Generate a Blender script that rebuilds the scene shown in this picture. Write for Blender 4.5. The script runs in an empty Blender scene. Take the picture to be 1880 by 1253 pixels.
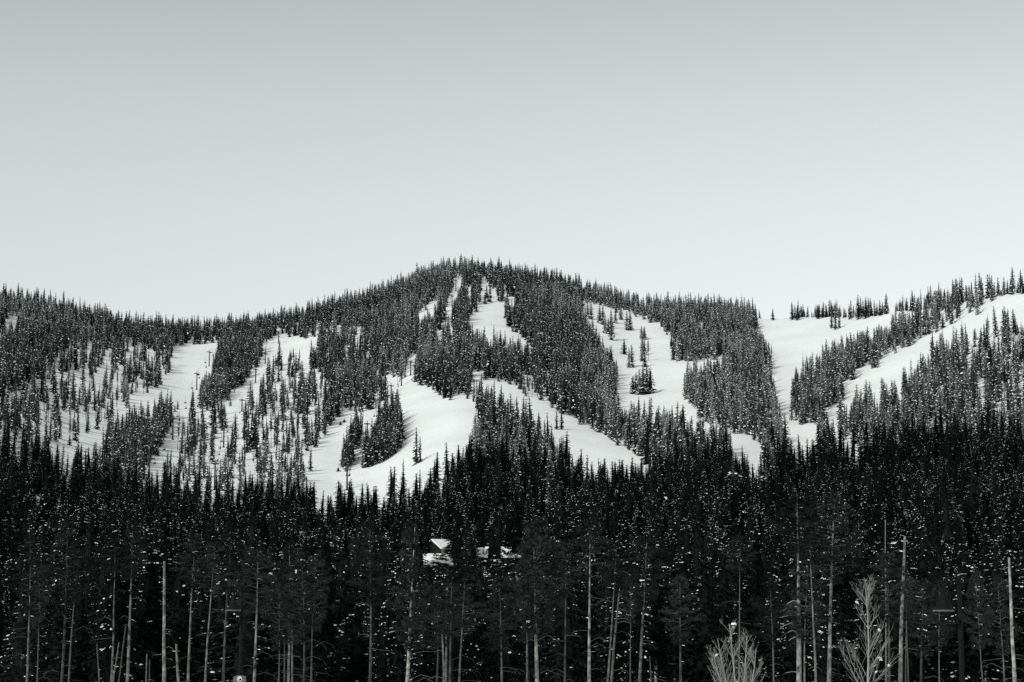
import bpy, math, random
import numpy as np

sc = bpy.context.scene
col = sc.collection
rnd = random.Random(7)
NR = np.random.RandomState(11)

# ------------------------------------------------------------------ camera model (photo pixels 1880x1253)
F = 3508.0
PITCH = math.radians(8.0)
SP, CP = math.sin(PITCH), math.cos(PITCH)

def project(x, y, z):
    yc = -y * SP + z * CP
    zc = y * CP + z * SP
    return 940 + F * x / zc, 626.5 - F * yc / zc, zc

# ------------------------------------------------------------------ terrain: profile of the mountain
SU = [(-300, 556), (0, 562), (60, 569), (130, 582), (200, 599), (280, 609), (340, 615), (400, 612), (470, 606), (540, 596),
      (600, 576), (660, 559), (700, 547), (740, 526), (780, 511), (820, 502), (850, 498), (900, 503), (960, 514), (1040, 530), (1100, 545),
      (1160, 562), (1240, 573), (1320, 577), (1390, 587), (1460, 586), (1540, 585), (1620, 578), (1680, 569), (1740, 560),
      (1820, 546), (1880, 534), (2200, 480)]
NU = [(-300, 790), (0, 822), (60, 874), (120, 904), (200, 924), (260, 938), (340, 949), (420, 955), (500, 957), (560, 965),
      (620, 977), (680, 967), (720, 948), (780, 915), (830, 895), (880, 890), (1000, 905), (1080, 915), (1150, 920),
      (1200, 915), (1280, 885), (1330, 882), (1400, 890), (1460, 882), (1540, 868), (1600, 862), (1700, 852), (1880, 838), (2200, 800)]
DS = [(-300, 1750), (0, 1800), (340, 2000), (600, 1980), (850, 2150), (1100, 2050), (1390, 1900), (1550, 1800), (1700, 1600), (1880, 1420), (2200, 1400)]
DN = 850.0
D0, Z0 = 150.0, -12.0
_ug = np.arange(-300, 2201, 4.0)

def _tab(pts, w):
    a = np.interp(_ug, [p[0] for p in pts], [p[1] for p in pts])
    k = np.hanning(w + 2)[1:-1]
    k /= k.sum()
    return np.convolve(np.pad(a, w // 2, mode='edge'), k, mode='valid')[:len(_ug)]

ST, NT, DT = _tab(SU, 13), _tab(NU, 15), _tab(DS, 41)
def S_(u): return np.interp(u, _ug, ST)
def N_(u): return np.interp(u, _ug, NT)
def DS_(u): return np.interp(u, _ug, DT)
def sstep(a, b, x):
    t = np.clip((x - a) / (b - a), 0, 1)
    return t * t * (3 - 2 * t)

def _noise(x, y):
    n = np.zeros_like(x)
    for fx, fy, ph, am in ((.011, .017, .3, 1.0), (-.019, .013, 1.7, .8), (.031, .021, 4.0, .5), (.027, -.037, 2.2, .45),
                           (.061, .043, 5.1, .22), (-.049, .071, .9, .2), (.011, .055, 3.3, .4)):
        n += am * np.sin(fx * x + fy * y + ph + 1.3 * np.sin(.007 * x - .005 * y + ph))
    return n

def _prof(az, d):
    """z of the ground at azimuth az (radians from +Y, clamped to the valley in view) and horizontal distance d"""
    a = np.clip(az, math.radians(-17.5), math.radians(17.5))
    x, y = d * np.sin(a), d * np.cos(a)
    _, v0, _ = project(D0 * np.sin(a), D0 * np.cos(a), np.full_like(d, Z0))
    z = np.zeros_like(d)
    dc0 = np.maximum(d, D0)
    for _ in range(5):
        u, v, zc = project(x, y, z)
        ds = DS_(u)
        dc = np.minimum(dc0, ds)
        n, s = N_(u), S_(u)
        near = n + (v0 - n) * np.log(DN / dc) / math.log(DN / D0)
        far = n - (n - s) * np.log(np.maximum(dc, DN) / DN) / np.log(ds / DN)
        V = np.where(dc < DN, near, far)
        # z at distance dc for row V, kept for the crest
        kx, ky = dc * np.sin(a), dc * np.cos(a)
        t = (626.5 - V) / F
        zt = ky * (SP + t * CP) / (CP - t * SP)
        z = zt
    over = np.maximum(d - ds, 0)
    z = np.where(over > 0, np.maximum(z - .0012 * np.minimum(over, 180) ** 2 - .36 * np.maximum(over - 180, 0), -30 + 0 * z), z)
    flat = -6 - 6 * sstep(97, 122, d)
    z = np.where(d < D0, flat, z)
    return z

def H(x, y):
    x = np.asarray(x, float); y = np.asarray(y, float)
    d = np.hypot(x, y)
    az = np.arctan2(x, y)
    return _prof(az, d) + _noise(x, y) * 1.1 * sstep(200, 850, d) + .10 * _noise(x * 4, y * 4) * sstep(110, 160, d)

def ground(px, py):
    """point of the terrain that shows at photo pixel (px, py): the nearest crossing along the view ray"""
    xx, yy = (px - 940) / F, (626.5 - py) / F
    dx, dy, dz = xx, CP - yy * SP, SP + yy * CP
    k = 1 / math.hypot(dx, dy)
    t = np.exp(np.linspace(math.log(160), math.log(2400), 2600))
    X, Y, Z = t * dx * k, t * dy * k, t * dz * k
    h = H(X, Y)
    i = np.nonzero(Z < h)[0]
    i = i[0] if len(i) else int(np.argmin(Z - h))
    return float(X[i]), float(Y[i]), float(h[i])

def ray_at(px, py, d):
    xx, yy = (px - 940) / F, (626.5 - py) / F
    dx, dy, dz = xx, CP - yy * SP, SP + yy * CP
    k = d / math.hypot(dx, dy)
    return dx * k, dy * k, dz * k

# ------------------------------------------------------------------ materials
def mat(name, rgb, rough=.8, var=0.0, scale=4.0, bump=0.0, spec=.2, objvar=0.0, metal=0.0):
    m = bpy.data.materials.new(name)
    m.use_nodes = True
    nt = m.node_tree
    b = nt.nodes['Principled BSDF']
    b.inputs['Base Color'].default_value = (*rgb, 1)
    b.inputs['Roughness'].default_value = rough
    b.inputs['Metallic'].default_value = metal
    b.inputs['Specular IOR Level'].default_value = spec
    tc = nt.nodes.new('ShaderNodeTexCoord')
    if var or bump:
        n = nt.nodes.new('ShaderNodeTexNoise')
        n.inputs['Scale'].default_value = scale
        n.inputs['Detail'].default_value = 5
        nt.links.new(tc.outputs['Object'], n.inputs['Vector'])
    last = None
    if var:
        hs = nt.nodes.new('ShaderNodeHueSaturation')
        hs.inputs['Color'].default_value = (*rgb, 1)
        mr = nt.nodes.new('ShaderNodeMapRange')
        mr.inputs['From Min'].default_value = .3
        mr.inputs['From Max'].default_value = .7
        mr.inputs['To Min'].default_value = 1 - var
        mr.inputs['To Max'].default_value = 1 + var
        nt.links.new(n.outputs['Fac'], mr.inputs['Value'])
        nt.links.new(mr.outputs['Result'], hs.inputs['Value'])
        last = hs
    if objvar:
        oi = nt.nodes.new('ShaderNodeObjectInfo')
        hs2 = nt.nodes.new('ShaderNodeHueSaturation')
        hs2.inputs['Color'].default_value = (*rgb, 1)
        mr2 = nt.nodes.new('ShaderNodeMapRange')
        mr2.inputs['To Min'].default_value = 1 - objvar
        mr2.inputs['To Max'].default_value = 1 + objvar
        nt.links.new(oi.outputs['Random'], mr2.inputs['Value'])
        nt.links.new(mr2.outputs['Result'], hs2.inputs['Value'])
        if last:
            nt.links.new(last.outputs['Color'], hs2.inputs['Color'])
        last = hs2
    if last:
        nt.links.new(last.outputs['Color'], b.inputs['Base Color'])
    if bump:
        bp = nt.nodes.new('ShaderNodeBump')
        bp.inputs['Strength'].default_value = bump
        bp.inputs['Distance'].default_value = .3
        nt.links.new(n.outputs['Fac'], bp.inputs['Height'])
        nt.links.new(bp.outputs['Normal'], b.inputs['Normal'])
    return m

def snow_ground():
    m = bpy.data.materials.new('packed_snow')
    m.use_nodes = True
    nt = m.node_tree
    b = nt.nodes['Principled BSDF']
    b.inputs['Roughness'].default_value = .7
    b.inputs['Specular IOR Level'].default_value = .15
    tc = nt.nodes.new('ShaderNodeTexCoord')
    n1 = nt.nodes.new('ShaderNodeTexNoise'); n1.inputs['Scale'].default_value = .09; n1.inputs['Detail'].default_value = 1.2
    n2 = nt.nodes.new('ShaderNodeTexNoise'); n2.inputs['Scale'].default_value = .02; n2.inputs['Detail'].default_value = 4
    for n in (n1, n2): nt.links.new(tc.outputs['Object'], n.inputs['Vector'])
    ramp = nt.nodes.new('ShaderNodeValToRGB')
    ramp.color_ramp.elements[0].position = .3
    ramp.color_ramp.elements[0].color = (.78, .80, .79, 1)
    ramp.color_ramp.elements[1].position = .65
    ramp.color_ramp.elements[1].color = (.86, .88, .87, 1)
    nt.links.new(n2.outputs['Fac'], ramp.inputs['Fac'])
    nt.links.new(ramp.outputs['Color'], b.inputs['Base Color'])
    bp = nt.nodes.new('ShaderNodeBump'); bp.inputs['Strength'].default_value = .35; bp.inputs['Distance'].default_value = 1.1
    nt.links.new(n1.outputs['Fac'], bp.inputs['Height'])
    nt.links.new(bp.outputs['Normal'], b.inputs['Normal'])
    return m

M = {}
M['ground'] = snow_ground()
M['snow'] = mat('loose_snow', (.86, .88, .87), .7, spec=.1)
M['dark'] = mat('shade_dark_spruce_needles', (.0088, .0114, .011), .85, var=.5, scale=.5, objvar=.7, spec=.03)  # shade over the near forest is put into this needle colour
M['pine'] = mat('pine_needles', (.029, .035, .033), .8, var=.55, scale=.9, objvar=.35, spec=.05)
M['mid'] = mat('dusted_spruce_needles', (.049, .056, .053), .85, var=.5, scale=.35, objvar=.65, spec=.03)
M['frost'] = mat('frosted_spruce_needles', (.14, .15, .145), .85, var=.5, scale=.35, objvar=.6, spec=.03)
M['bark'] = mat('grey_bark', (.19, .19, .178), .9, var=.95, scale=2.6, bump=.6, objvar=.45)
M['bark_mid'] = mat('weathered_bark', (.095, .097, .09), .9, var=.8, scale=2.6, bump=.5, objvar=.5)
M['bark_dark'] = mat('dark_bark', (.09, .09, .085), .9, var=.4, scale=5, objvar=.4)
M['aspen'] = mat('pale_aspen_bark', (.27, .27, .255), .8, var=.25, scale=8, objvar=.05)
M['steel'] = mat('dark_lift_steel', (.045, .05, .05), .55, var=.2, scale=3, metal=.2)
M['frame'] = mat('grey_chair_steel', (.22, .23, .23), .5, var=.15, scale=3, metal=.3)
M['lamp'] = mat('black_lamp_paint', (.0075, .009, .009), .65, var=.2, scale=5, spec=.06)
M['rim'] = mat('lit_lamp_rim_paint', (.10, .105, .095), .5, var=.1, scale=5, spec=.4)  # lighter than the shade: its lit lower edge is painted into the colour
M['bulb'] = mat('frosted_lamp_glass', (.5, .5, .46), .3, var=.1, scale=5)
M['signboard'] = mat('weathered_grey_signboard', (.105, .11, .098), .8, var=.25, scale=9)
M['signwhite'] = mat('white_sign_paint', (.75, .76, .73), .6, var=.06, scale=9)
M['signdark'] = mat('black_sign_paint', (.02, .022, .02), .6, var=.1, scale=9)
M['wood'] = mat('stained_log_wall', (.014, .014, .013), .8, var=.35, scale=3)
M['glass'] = mat('dark_window_glass', (.02, .025, .028), .1, var=.1, scale=2, spec=.5)
M['stone'] = mat('grey_chimney_stone', (.14, .14, .135), .85, var=.4, scale=4, bump=.4)

# ------------------------------------------------------------------ object helpers
def put(name, me, parent=None, loc=(0, 0, 0), rz=0.0, scale=None):
    o = bpy.data.objects.new(name, me)
    col.objects.link(o)
    if parent is not None: o.parent = parent
    o.location = loc
    if rz: o.rotation_euler = (0, 0, rz)
    if scale: o.scale = scale
    return o

def tag(o, label, cat, group=None, kind=None):
    if label: o['label'] = label
    if cat: o['category'] = cat
    if group: o['group'] = group
    if kind: o['kind'] = kind
    return o

class MB:
    """collects vertices and faces with a material slot each and builds one mesh"""
    def __init__(s): s.v = []; s.f = []; s.m = []
    def face(s, pts, mi=0):
        i = len(s.v); s.v.extend(pts); s.f.append(tuple(range(i, i + len(pts)))); s.m.append(mi)
    def tube(s, pts, radii, sides=6, mi=0, cap=True):
        rings = []
        n = len(pts)
        for k, p in enumerate(pts):
            a = pts[max(k - 1, 0)]; b = pts[min(k + 1, n - 1)]
            t = np.array(b, float) - np.array(a, float)
            t /= (np.linalg.norm(t) + 1e-9)
            r = np.cross(t, (0.0, 1.0, 0.03)) if abs(t[1]) < .9 else np.cross(t, (1.0, 0, 0))
            r /= np.linalg.norm(r)
            q = np.cross(t, r)
            base = len(s.v)
            for j in range(sides):
                an = 2 * math.pi * j / sides
                w = np.array(p) + radii[k] * (math.cos(an) * r + math.sin(an) * q)
                s.v.append(tuple(w))
            rings.append(base)
        for k in range(n - 1):
            for j in range(sides):
                a, b = rings[k], rings[k + 1]
                s.f.append((a + j, a + (j + 1) % sides, b + (j + 1) % sides, b + j)); s.m.append(mi)
        if cap:
            s.f.append(tuple(rings[-1] + j for j in range(sides))); s.m.append(mi)
            s.f.append(tuple(rings[0] + j for j in reversed(range(sides)))); s.m.append(mi)
    def box(s, c, d, mi=0, rz=0):
        i = len(s.v); ca, sa = math.cos(rz), math.sin(rz)
        for sx in (-1, 1):
            for sy in (-1, 1):
                for sz in (-1, 1):
                    x, y = sx * d[0] / 2, sy * d[1] / 2
                    s.v.append((c[0] + x * ca - y * sa, c[1] + x * sa + y * ca, c[2] + sz * d[2] / 2))
        for q in ((0, 1, 3, 2), (4, 6, 7, 5), (0, 4, 5, 1), (2, 3, 7, 6), (0, 2, 6, 4), (1, 5, 7, 3)):
            s.f.append(tuple(i + k for k in q)); s.m.append(mi)
    def lathe(s, prof, c=(0, 0, 0), sides=24, mi=0):
        rings = []
        for r, z in prof:
            rings.append(len(s.v))
            for j in range(sides):
                a = 2 * math.pi * j / sides
                s.v.append((c[0] + r * math.cos(a), c[1] + r * math.sin(a), c[2] + z))
        for k in range(len(prof) - 1):
            for j in range(sides):
                a, b = rings[k], rings[k + 1]
                s.f.append((a + j, a + (j + 1) % sides, b + (j + 1) % sides, b + j)); s.m.append(mi)
    def prism(s, poly, y0, y1, mi=0):
        """outline in x,z pushed from y0 to y1"""
        n = len(poly); i = len(s.v)
        for y in (y0, y1):
            s.v.extend((x, y, z) for x, z in poly)
        s.f.append(tuple(i + k for k in range(n))); s.m.append(mi)
        s.f.append(tuple(i + n + k for k in reversed(range(n)))); s.m.append(mi)
        for k in range(n):
            s.f.append((i + k, i + n + k, i + n + (k + 1) % n, i + (k + 1) % n)); s.m.append(mi)
    def mesh(s, name, mats, smooth=False):
        me = bpy.data.meshes.new(name)
        me.from_pydata([tuple(map(float, p)) for p in s.v], [], s.f)
        for m in mats: me.materials.append(m)
        me.polygons.foreach_set('material_index', s.m)
        if smooth: me.polygons.foreach_set('use_smooth', [True] * len(s.f))
        me.update()
        return me

# ------------------------------------------------------------------ terrain mesh
def build_terrain():
    A = np.concatenate([np.linspace(-180, -40, 36)[:-1], np.linspace(-40, -17, 60)[:-1], np.linspace(-17, 17, 520),
                        np.linspace(17, 40, 60)[1:], np.linspace(40, 180, 36)[1:]])[:-1]
    A = np.radians(A)
    D = np.concatenate([np.linspace(2, 160, 40)[:-1], np.exp(np.linspace(math.log(160), math.log(2500), 300))[:-1],
                        np.exp(np.linspace(math.log(2500), math.log(14000), 30))])
    aa, dd = np.meshgrid(A, D, indexing='ij')
    x, y = dd * np.sin(aa), dd * np.cos(aa)
    z = H(x, y)
    na, nd = aa.shape
    v = np.stack([x, y, z], -1).reshape(-1, 3)
    i, j = np.meshgrid(np.arange(na), np.arange(nd - 1), indexing='ij')
    i2 = (i + 1) % na
    f = np.stack([i * nd + j, i2 * nd + j, i2 * nd + j + 1, i * nd + j + 1], -1).reshape(-1, 4)
    me = bpy.data.meshes.new('hillside')
    me.from_pydata(v.tolist() + [(0, 0, -6)], [], f.tolist() + [(len(v), int(k2), int(k1)) for k1, k2 in
                   zip(np.arange(na) * nd, ((np.arange(na) + 1) % na) * nd)])
    me.materials.append(M['ground'])
    me.polygons.foreach_set('use_smooth', [True] * len(me.polygons))
    me.update()
    o = put('hillside', me)
    tag(o, 'snow covered mountainside with open white ski runs', None, kind='structure')
build_terrain()

# ------------------------------------------------------------------ where the forest stands (photo pixels of the ground)
RUNS = [
 [(314, 641), (337, 632), (383, 629), (421, 626), (415, 640), (398, 650), (396, 672), (378, 718), (358, 741), (349, 775), (330, 806), (320, 833),
  (305, 870), (300, 935), (255, 935), (262, 866), (285, 842), (297, 812), (310, 785), (318, 757), (300, 770), (260, 790), (203, 815), (190, 870), (120, 905), (85, 880),
  (88, 826), (153, 806), (203, 764), (230, 749), (264, 726), (295, 703), (312, 684)],
 [(8, 600), (10, 588), (30, 579), (45, 580), (38, 600), (22, 625), (0, 640), (-20, 640), (0, 612)],
 [(471, 680), (483, 641), (510, 613), (529, 613), (577, 624), (585, 640), (583, 660), (567, 672), (537, 675), (508, 670), (488, 695), (478, 720),
  (468, 735), (452, 745), (444, 770), (432, 795), (415, 840), (408, 890), (390, 890), (395, 830), (404, 800), (420, 775), (440, 730), (452, 705), (466, 690)],
 [(671, 680), (697, 687), (728, 691), (759, 699), (785, 708), (807, 722), (824, 731), (840, 724), (858, 727), (872, 742), (885, 790), (870, 838),
  (848, 885), (800, 915), (740, 940), (690, 968), (620, 975), (562, 965), (563, 886), (569, 860), (571, 833), (586, 810), (598, 791), (621, 758),
  (651, 751), (678, 755), (706, 735), (702, 715), (690, 700), (678, 692)],
 [(849, 480), (845, 498), (829, 513), (830, 535), (823, 547), (822, 560), (817, 566), (815, 586), (812, 600), (803, 617), (799, 645), (806, 650),
  (820, 630), (829, 610), (832, 592), (840, 575), (842, 556), (849, 545), (851, 503), (855, 480)],
 [(755, 584), (775, 568), (800, 551), (807, 551), (808, 580), (795, 600), (770, 602)],
 [(902, 500), (912, 503), (919, 512), (912, 525), (911, 543), (918, 559), (929, 570), (931, 600), (943, 610), (960, 625), (981, 640), (984, 668),
  (958, 660), (920, 650), (890, 644), (866, 628), (852, 612), (856, 590), (868, 574), (880, 559), (898, 557), (902, 540), (906, 520)],
 [(880, 527), (890, 500), (894, 518), (893, 560), (882, 565)], [(920, 530), (930, 520), (931, 560), (922, 566)],
 [(933, 552), (940, 543), (947, 550), (946, 582), (935, 584)], [(856, 540), (865, 532), (867, 566), (858, 572)],
 [(745, 690), (744, 664), (752, 650), (765, 652), (766, 690)],
 [(668, 640), (672, 622), (640, 618), (636, 640)], [(1004, 534), (1010, 531), (1010, 550), (1004, 552)], [(1036, 552), (1050, 535), (1058, 540), (1052, 566), (1040, 562)],
 [(860, 680), (885, 688), (910, 698), (943, 714), (977, 729), (1006, 732), (1016, 749), (1038, 759), (1069, 776), (1104, 796), (1135, 816),
  (1165, 836), (1197, 852), (1204, 892), (1150, 922), (1090, 916), (1045, 895), (1028, 856), (1010, 832), (980, 808), (940, 786), (900, 752), (866, 732)],
 [(1071, 552), (1082, 553), (1090, 557), (1111, 563), (1136, 571), (1159, 577), (1178, 584), (1201, 594), (1217, 600), (1222, 609), (1234, 611),
  (1237, 625), (1238, 665), (1256, 667), (1275, 664), (1300, 658), (1332, 653), (1334, 682), (1302, 702), (1266, 706), (1258, 712), (1258, 728),
  (1270, 738), (1277, 755), (1299, 774), (1318, 778), (1345, 790), (1372, 798), (1398, 821), (1408, 905), (1370, 912), (1350, 884), (1344, 828),
  (1312, 832), (1300, 838), (1270, 812), (1240, 800), (1200, 800), (1150, 792), (1127, 775), (1128, 733), (1134, 703), (1130, 690), (1114, 668), (1095, 640), (1080, 612), (1066, 585)],
 [(1384, 603), (1400, 590), (1418, 586), (1453, 582), (1491, 581), (1549, 582), (1587, 581), (1625, 575), (1656, 571), (1682, 566), (1722, 572), (1700, 585),
  (1660, 606), (1632, 624), (1600, 645), (1555, 655), (1512, 673), (1488, 695), (1460, 714), (1456, 775), (1480, 784), (1500, 783), (1506, 830), (1490, 890), (1450, 890), (1440, 830),
  (1426, 800), (1421, 745), (1420, 718), (1412, 690), (1417, 668), (1400, 640), (1384, 625)],
 [(1505, 784), (1522, 749), (1547, 738), (1550, 705), (1568, 697), (1575, 682), (1588, 670), (1607, 677), (1625, 650), (1664, 638), (1690, 623), (1708, 611),
  (1744, 596), (1775, 582), (1820, 553), (1880, 535), (1990, 505), (1990, 570), (1880, 606), (1830, 616), (1780, 630), (1735, 655), (1700, 688), (1662, 735),
  (1625, 748), (1578, 770), (1560, 785), (1570, 820), (1582, 882), (1553, 886), (1535, 850), (1522, 815)],
]
ISLANDS = [
 [(665, 862), (668, 845), (680, 830), (692, 805), (702, 785), (715, 768), (730, 766), (736, 790), (737, 822), (728, 832), (706, 849), (690, 855)],
 [(628, 860), (632, 845), (645, 825), (650, 805), (658, 793), (665, 797), (660, 812), (650, 830), (645, 850), (642, 864)],
 [(203, 822), (260, 797), (287, 775), (316, 757), (310, 785), (297, 812), (285, 840), (264, 866), (262, 920), (190, 920), (186, 860)],
 [(1540, 806), (1545, 790), (1556, 790), (1557, 806)],
]
GLADES = [  # polygon, share of the trees that stands there, share of long-stemmed lodgepoles
 ([(-60, 700), (-60, 640), (60, 640), (120, 610), (300, 610), (312, 650), (150, 630), (110, 650), (60, 700)], .75, .3),
 ([(-60, 760), (60, 700), (110, 650), (150, 630), (200, 640), (240, 630), (312, 650), (300, 700), (250, 735), (200, 765), (150, 810), (90, 900), (-60, 860)], .18, .4),
 ([(308, 830), (350, 760), (400, 740), (455, 700), (485, 675), (560, 665), (598, 700), (622, 745), (600, 770), (585, 805), (570, 840), (562, 950), (420, 955), (300, 945)], .20, .5),
 ([(560, 600), (680, 600), (700, 660), (640, 690), (580, 670)], .6, .4),
 ([(1640, 606), (1700, 560), (1800, 530), (1990, 480), (1990, 510), (1880, 540), (1820, 555), (1775, 583), (1706, 612), (1680, 626)], .42, .3),
 ([(1755, 640), (1830, 615), (1990, 580), (1990, 800), (1880, 800), (1760, 760), (1740, 690)], .44, .3),
 ([(1457, 775), (1460, 710), (1510, 668), (1600, 640), (1690, 595), (1690, 622), (1607, 676), (1550, 705), (1522, 748), (1480, 784)], .74, .2),
 ([(1600, 900), (1610, 730), (1700, 690), (1755, 650), (1740, 700), (1760, 770), (1880, 800), (1990, 800), (1990, 900)], .64, .2),
 ([(1384, 596), (1384, 570), (1460, 570), (1452, 586)], .03, 0),
 ([(1725, 935), (1815, 935), (1815, 990), (1725, 990)], .45, 0),
]
SNOWY = [  # stands whose boughs are white with snow
 [(560, 640), (600, 560), (700, 530), (790, 470), (850, 480), (840, 560), (760, 640)],
 [(1560, 900), (1570, 690), (1700, 640), (1990, 560), (1990, 900)],
 [(1060, 660), (1120, 640), (1300, 590), (1420, 640), (1440, 880), (1240, 900), (1100, 800)],
 [(1440, 850), (1460, 680), (1600, 620), (1800, 500), (1880, 500), (1560, 830)],
 [(1100, 500), (1250, 540), (1380, 560), (1380, 640), (1240, 660)],
]

def inside(poly, px, py):
    n = len(poly); r = np.zeros(px.shape, bool)
    for k in range(n):
        x1, y1 = poly[k]; x2, y2 = poly[(k + 1) % n]
        c = ((y1 > py) != (y2 > py))
        with np.errstate(divide='ignore', invalid='ignore'):
            r ^= c & (px < (x2 - x1) * (py - y1) / ((y2 - y1) if y2 != y1 else 1e-9) + x1)
    return r

# ------------------------------------------------------------------ trees: shapes
def octa(b, c, rx, ry, rz, rot, R, mi=1, down=.35):
    ca, sa = math.cos(rot), math.sin(rot)
    tx, ty = R.gauss(-.35, .3), R.gauss(0, .4)      # lies on a drooping bough
    P = []
    for k in range(5):
        a = 2 * math.pi * k / 5 + R.uniform(-.3, .3)
        q = R.uniform(.7, 1.15)
        x, y = rx * q * math.cos(a), ry * q * math.sin(a)
        P.append((c[0] + x * ca - y * sa, c[1] + x * sa + y * ca, c[2] + x * tx + y * ty + R.uniform(-.2, .1) * rz))
    d = (c[0], c[1], c[2] - rz * down)
    i = len(b.v)
    Q = [(c[0] + (p[0] - c[0]) * R.uniform(.5, .8), c[1] + (p[1] - c[1]) * R.uniform(.5, .8), p[2] * .65 + c[2] * .35 + rz * R.uniform(.6, 1.05)) for p in P]
    b.v.extend(P + Q + [d])
    for k in range(5):
        k2 = (k + 1) % 5
        b.f.append((i + k, i + k2, i + 5 + k2, i + 5 + k)); b.m.append(mi)
        b.f.append((i + k2, i + k, i + 10)); b.m.append(mi)
    b.f.append((i + 5, i + 6, i + 7, i + 8, i + 9)); b.m.append(mi)

def conifer(seed, h, r, whorls, per, bare, snow, hi, needles, shape=.85, padsize=.3, tatter=0.0):
    """spruce-like crown of drooping sprays with snow pads, plus its trunk; returns (crown mesh, trunk mesh)"""
    R = random.Random(seed)
    c1, c2, c3 = (R.uniform(0, 6.28) for _ in range(3))
    b = MB()
    lean = R.uniform(-.02, .02)
    z0 = h * bare
    # ragged inner mass of twigs
    n = 7
    pr = []
    for k in range(6):
        t = k / 5
        pr.append((max(.02, .34 * r * (1 - t) ** shape), z0 + .02 * h + (h * .97 - z0) * t))
    b.lathe(pr, sides=n, mi=0)
    for i in range(whorls):
        t = (i + R.uniform(-.3, .3)) / (whorls - 1)
        t = min(max(t, 0), .985)
        z = z0 + (h - z0) * t
        if bare > .25:   # lodgepole: rounded crown
            Rr = r * (1 - .82 * t ** 1.6) * (.55 + .45 * min(1, t * 5)) * R.uniform(.6, 1.2)
        else:
            Rr = (r * (1 - t) ** shape) * R.uniform(.72, 1.16) * (.8 + .2 * min(1, t * 9)) + (.12 if hi else .24)
        kk = max(3, int(per * (.55 + .6 * (1 - t)) + .5))
        a0 = R.uniform(0, 6.28)
        for j in range(kk):
            if R.random() < tatter: continue
            a = a0 + 6.283 * j / kk + R.uniform(-.35, .35)
            L = Rr * R.uniform(.65, 1.15)
            zz = z + R.uniform(-.34, .34)
            dr = L * R.uniform(.15, .55) * (1 - .5 * t)
            ca, sa = math.cos(a), math.sin(a)
            w = L * R.uniform(.20, .32) + .10
            def P(s, side, dz):
                return (ca * s * L - sa * side, sa * s * L + ca * side, zz - dr * s ** 1.4 + dz)
            if hi:
                segs = 4
                for q in range(segs):
                    s0, s1 = .08 + .92 * q / segs, .08 + .92 * (q + 1) / segs
                    ww = w * (1.1 - .75 * q / segs)
                    for sd in (-1, 1):
                        b.face([P(s0, 0, 0), P(s1, 0, 0), P(s1 + R.uniform(-.05, .16), sd * ww * R.uniform(.6, 1.25), -R.uniform(.05, .3) * (.4 + w))])
                    b.face([P(s0, 0, 0), P(s1, 0, 0), P((s0 + s1) / 2 + R.uniform(-.1, .1), R.uniform(-.08, .08), -R.uniform(.15, .42) * (.35 + w))])
            else:
                tip = P(1.05, 0, -.1)
                b.face([P(.1, 0, .05), P(.72, -w * 1.15, -.18), tip])
                b.face([P(.1, 0, .05), tip, P(.72, w * 1.15, -.18)])
                b.face([P(.3, 0, 0), tip, P(.75, R.uniform(-.1, .1), -.25 - .35 * w)])
            cl = .5 + .5 * math.sin(a * 2 + c1) * math.sin(z * .9 + c2 + 1.3 * math.sin(a + c3))
            if R.random() < snow * (.15 + 2.3 * cl * cl):
                s = R.uniform(.55, 1.0)
                sz = min(min(padsize * math.exp(R.gauss(-.1, .4)) * (1.0 if hi else 1.3), .17 if hi else 1.1) * (.55 + .45 * (1 - t)), .3 * L + .06)
                octa(b, P(s, R.uniform(-.4, .4) * w, .03), sz * 1.15, sz * .8, sz * R.uniform(.3, .6), a + R.uniform(-.5, .5), R, 1)
                if hi:
                    for q in range(R.randint(0, 2)):
                        sq = s - (q + 1) * R.uniform(.12, .24)
                        if sq > .25: octa(b, P(sq, R.uniform(-.3, .3) * w, .02), sz * R.uniform(.5, .9), sz * R.uniform(.4, .6), sz * R.uniform(.3, .5), a + R.uniform(-.5, .5), R, 1)
                if hi and R.random() < .2:
                    octa(b, P(R.uniform(.35, .9), R.uniform(-.7, .7) * w, .0), sz * R.uniform(.35, .6), sz * .4, sz * R.uniform(.25, .4), a, R, 1)
    b.tube([(0, 0, h * .93), (0, 0, h * 1.005)], [.06, .02], 4)
    crown = b.mesh('crown', [needles, M['snow']])
    tb = MB()
    tr = (.0095 * h + .03) * (.5 if hi and bare > .25 else 1)
    tb.tube([(0, 0, -.6), (lean, 0, h * .3), (0, lean, h * .7), (0, 0, h * .97)], [tr * 1.15, tr * .9, tr * .5, .02], 7)
    if bare > .25:
        for k in range(12):
            z = h * R.uniform(.12, bare + .1); a = R.uniform(0, 6.28); L = R.uniform(.4, 1.3)
            tb.tube([(0, 0, z), (L * math.cos(a), L * math.sin(a), z - L * R.uniform(-.1, .4))], [.03, .008], 3, cap=False)
    trunk = tb.mesh('trunk', [M['bark'] if bare > .25 else M['bark_dark']])
    return crown, trunk

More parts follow.
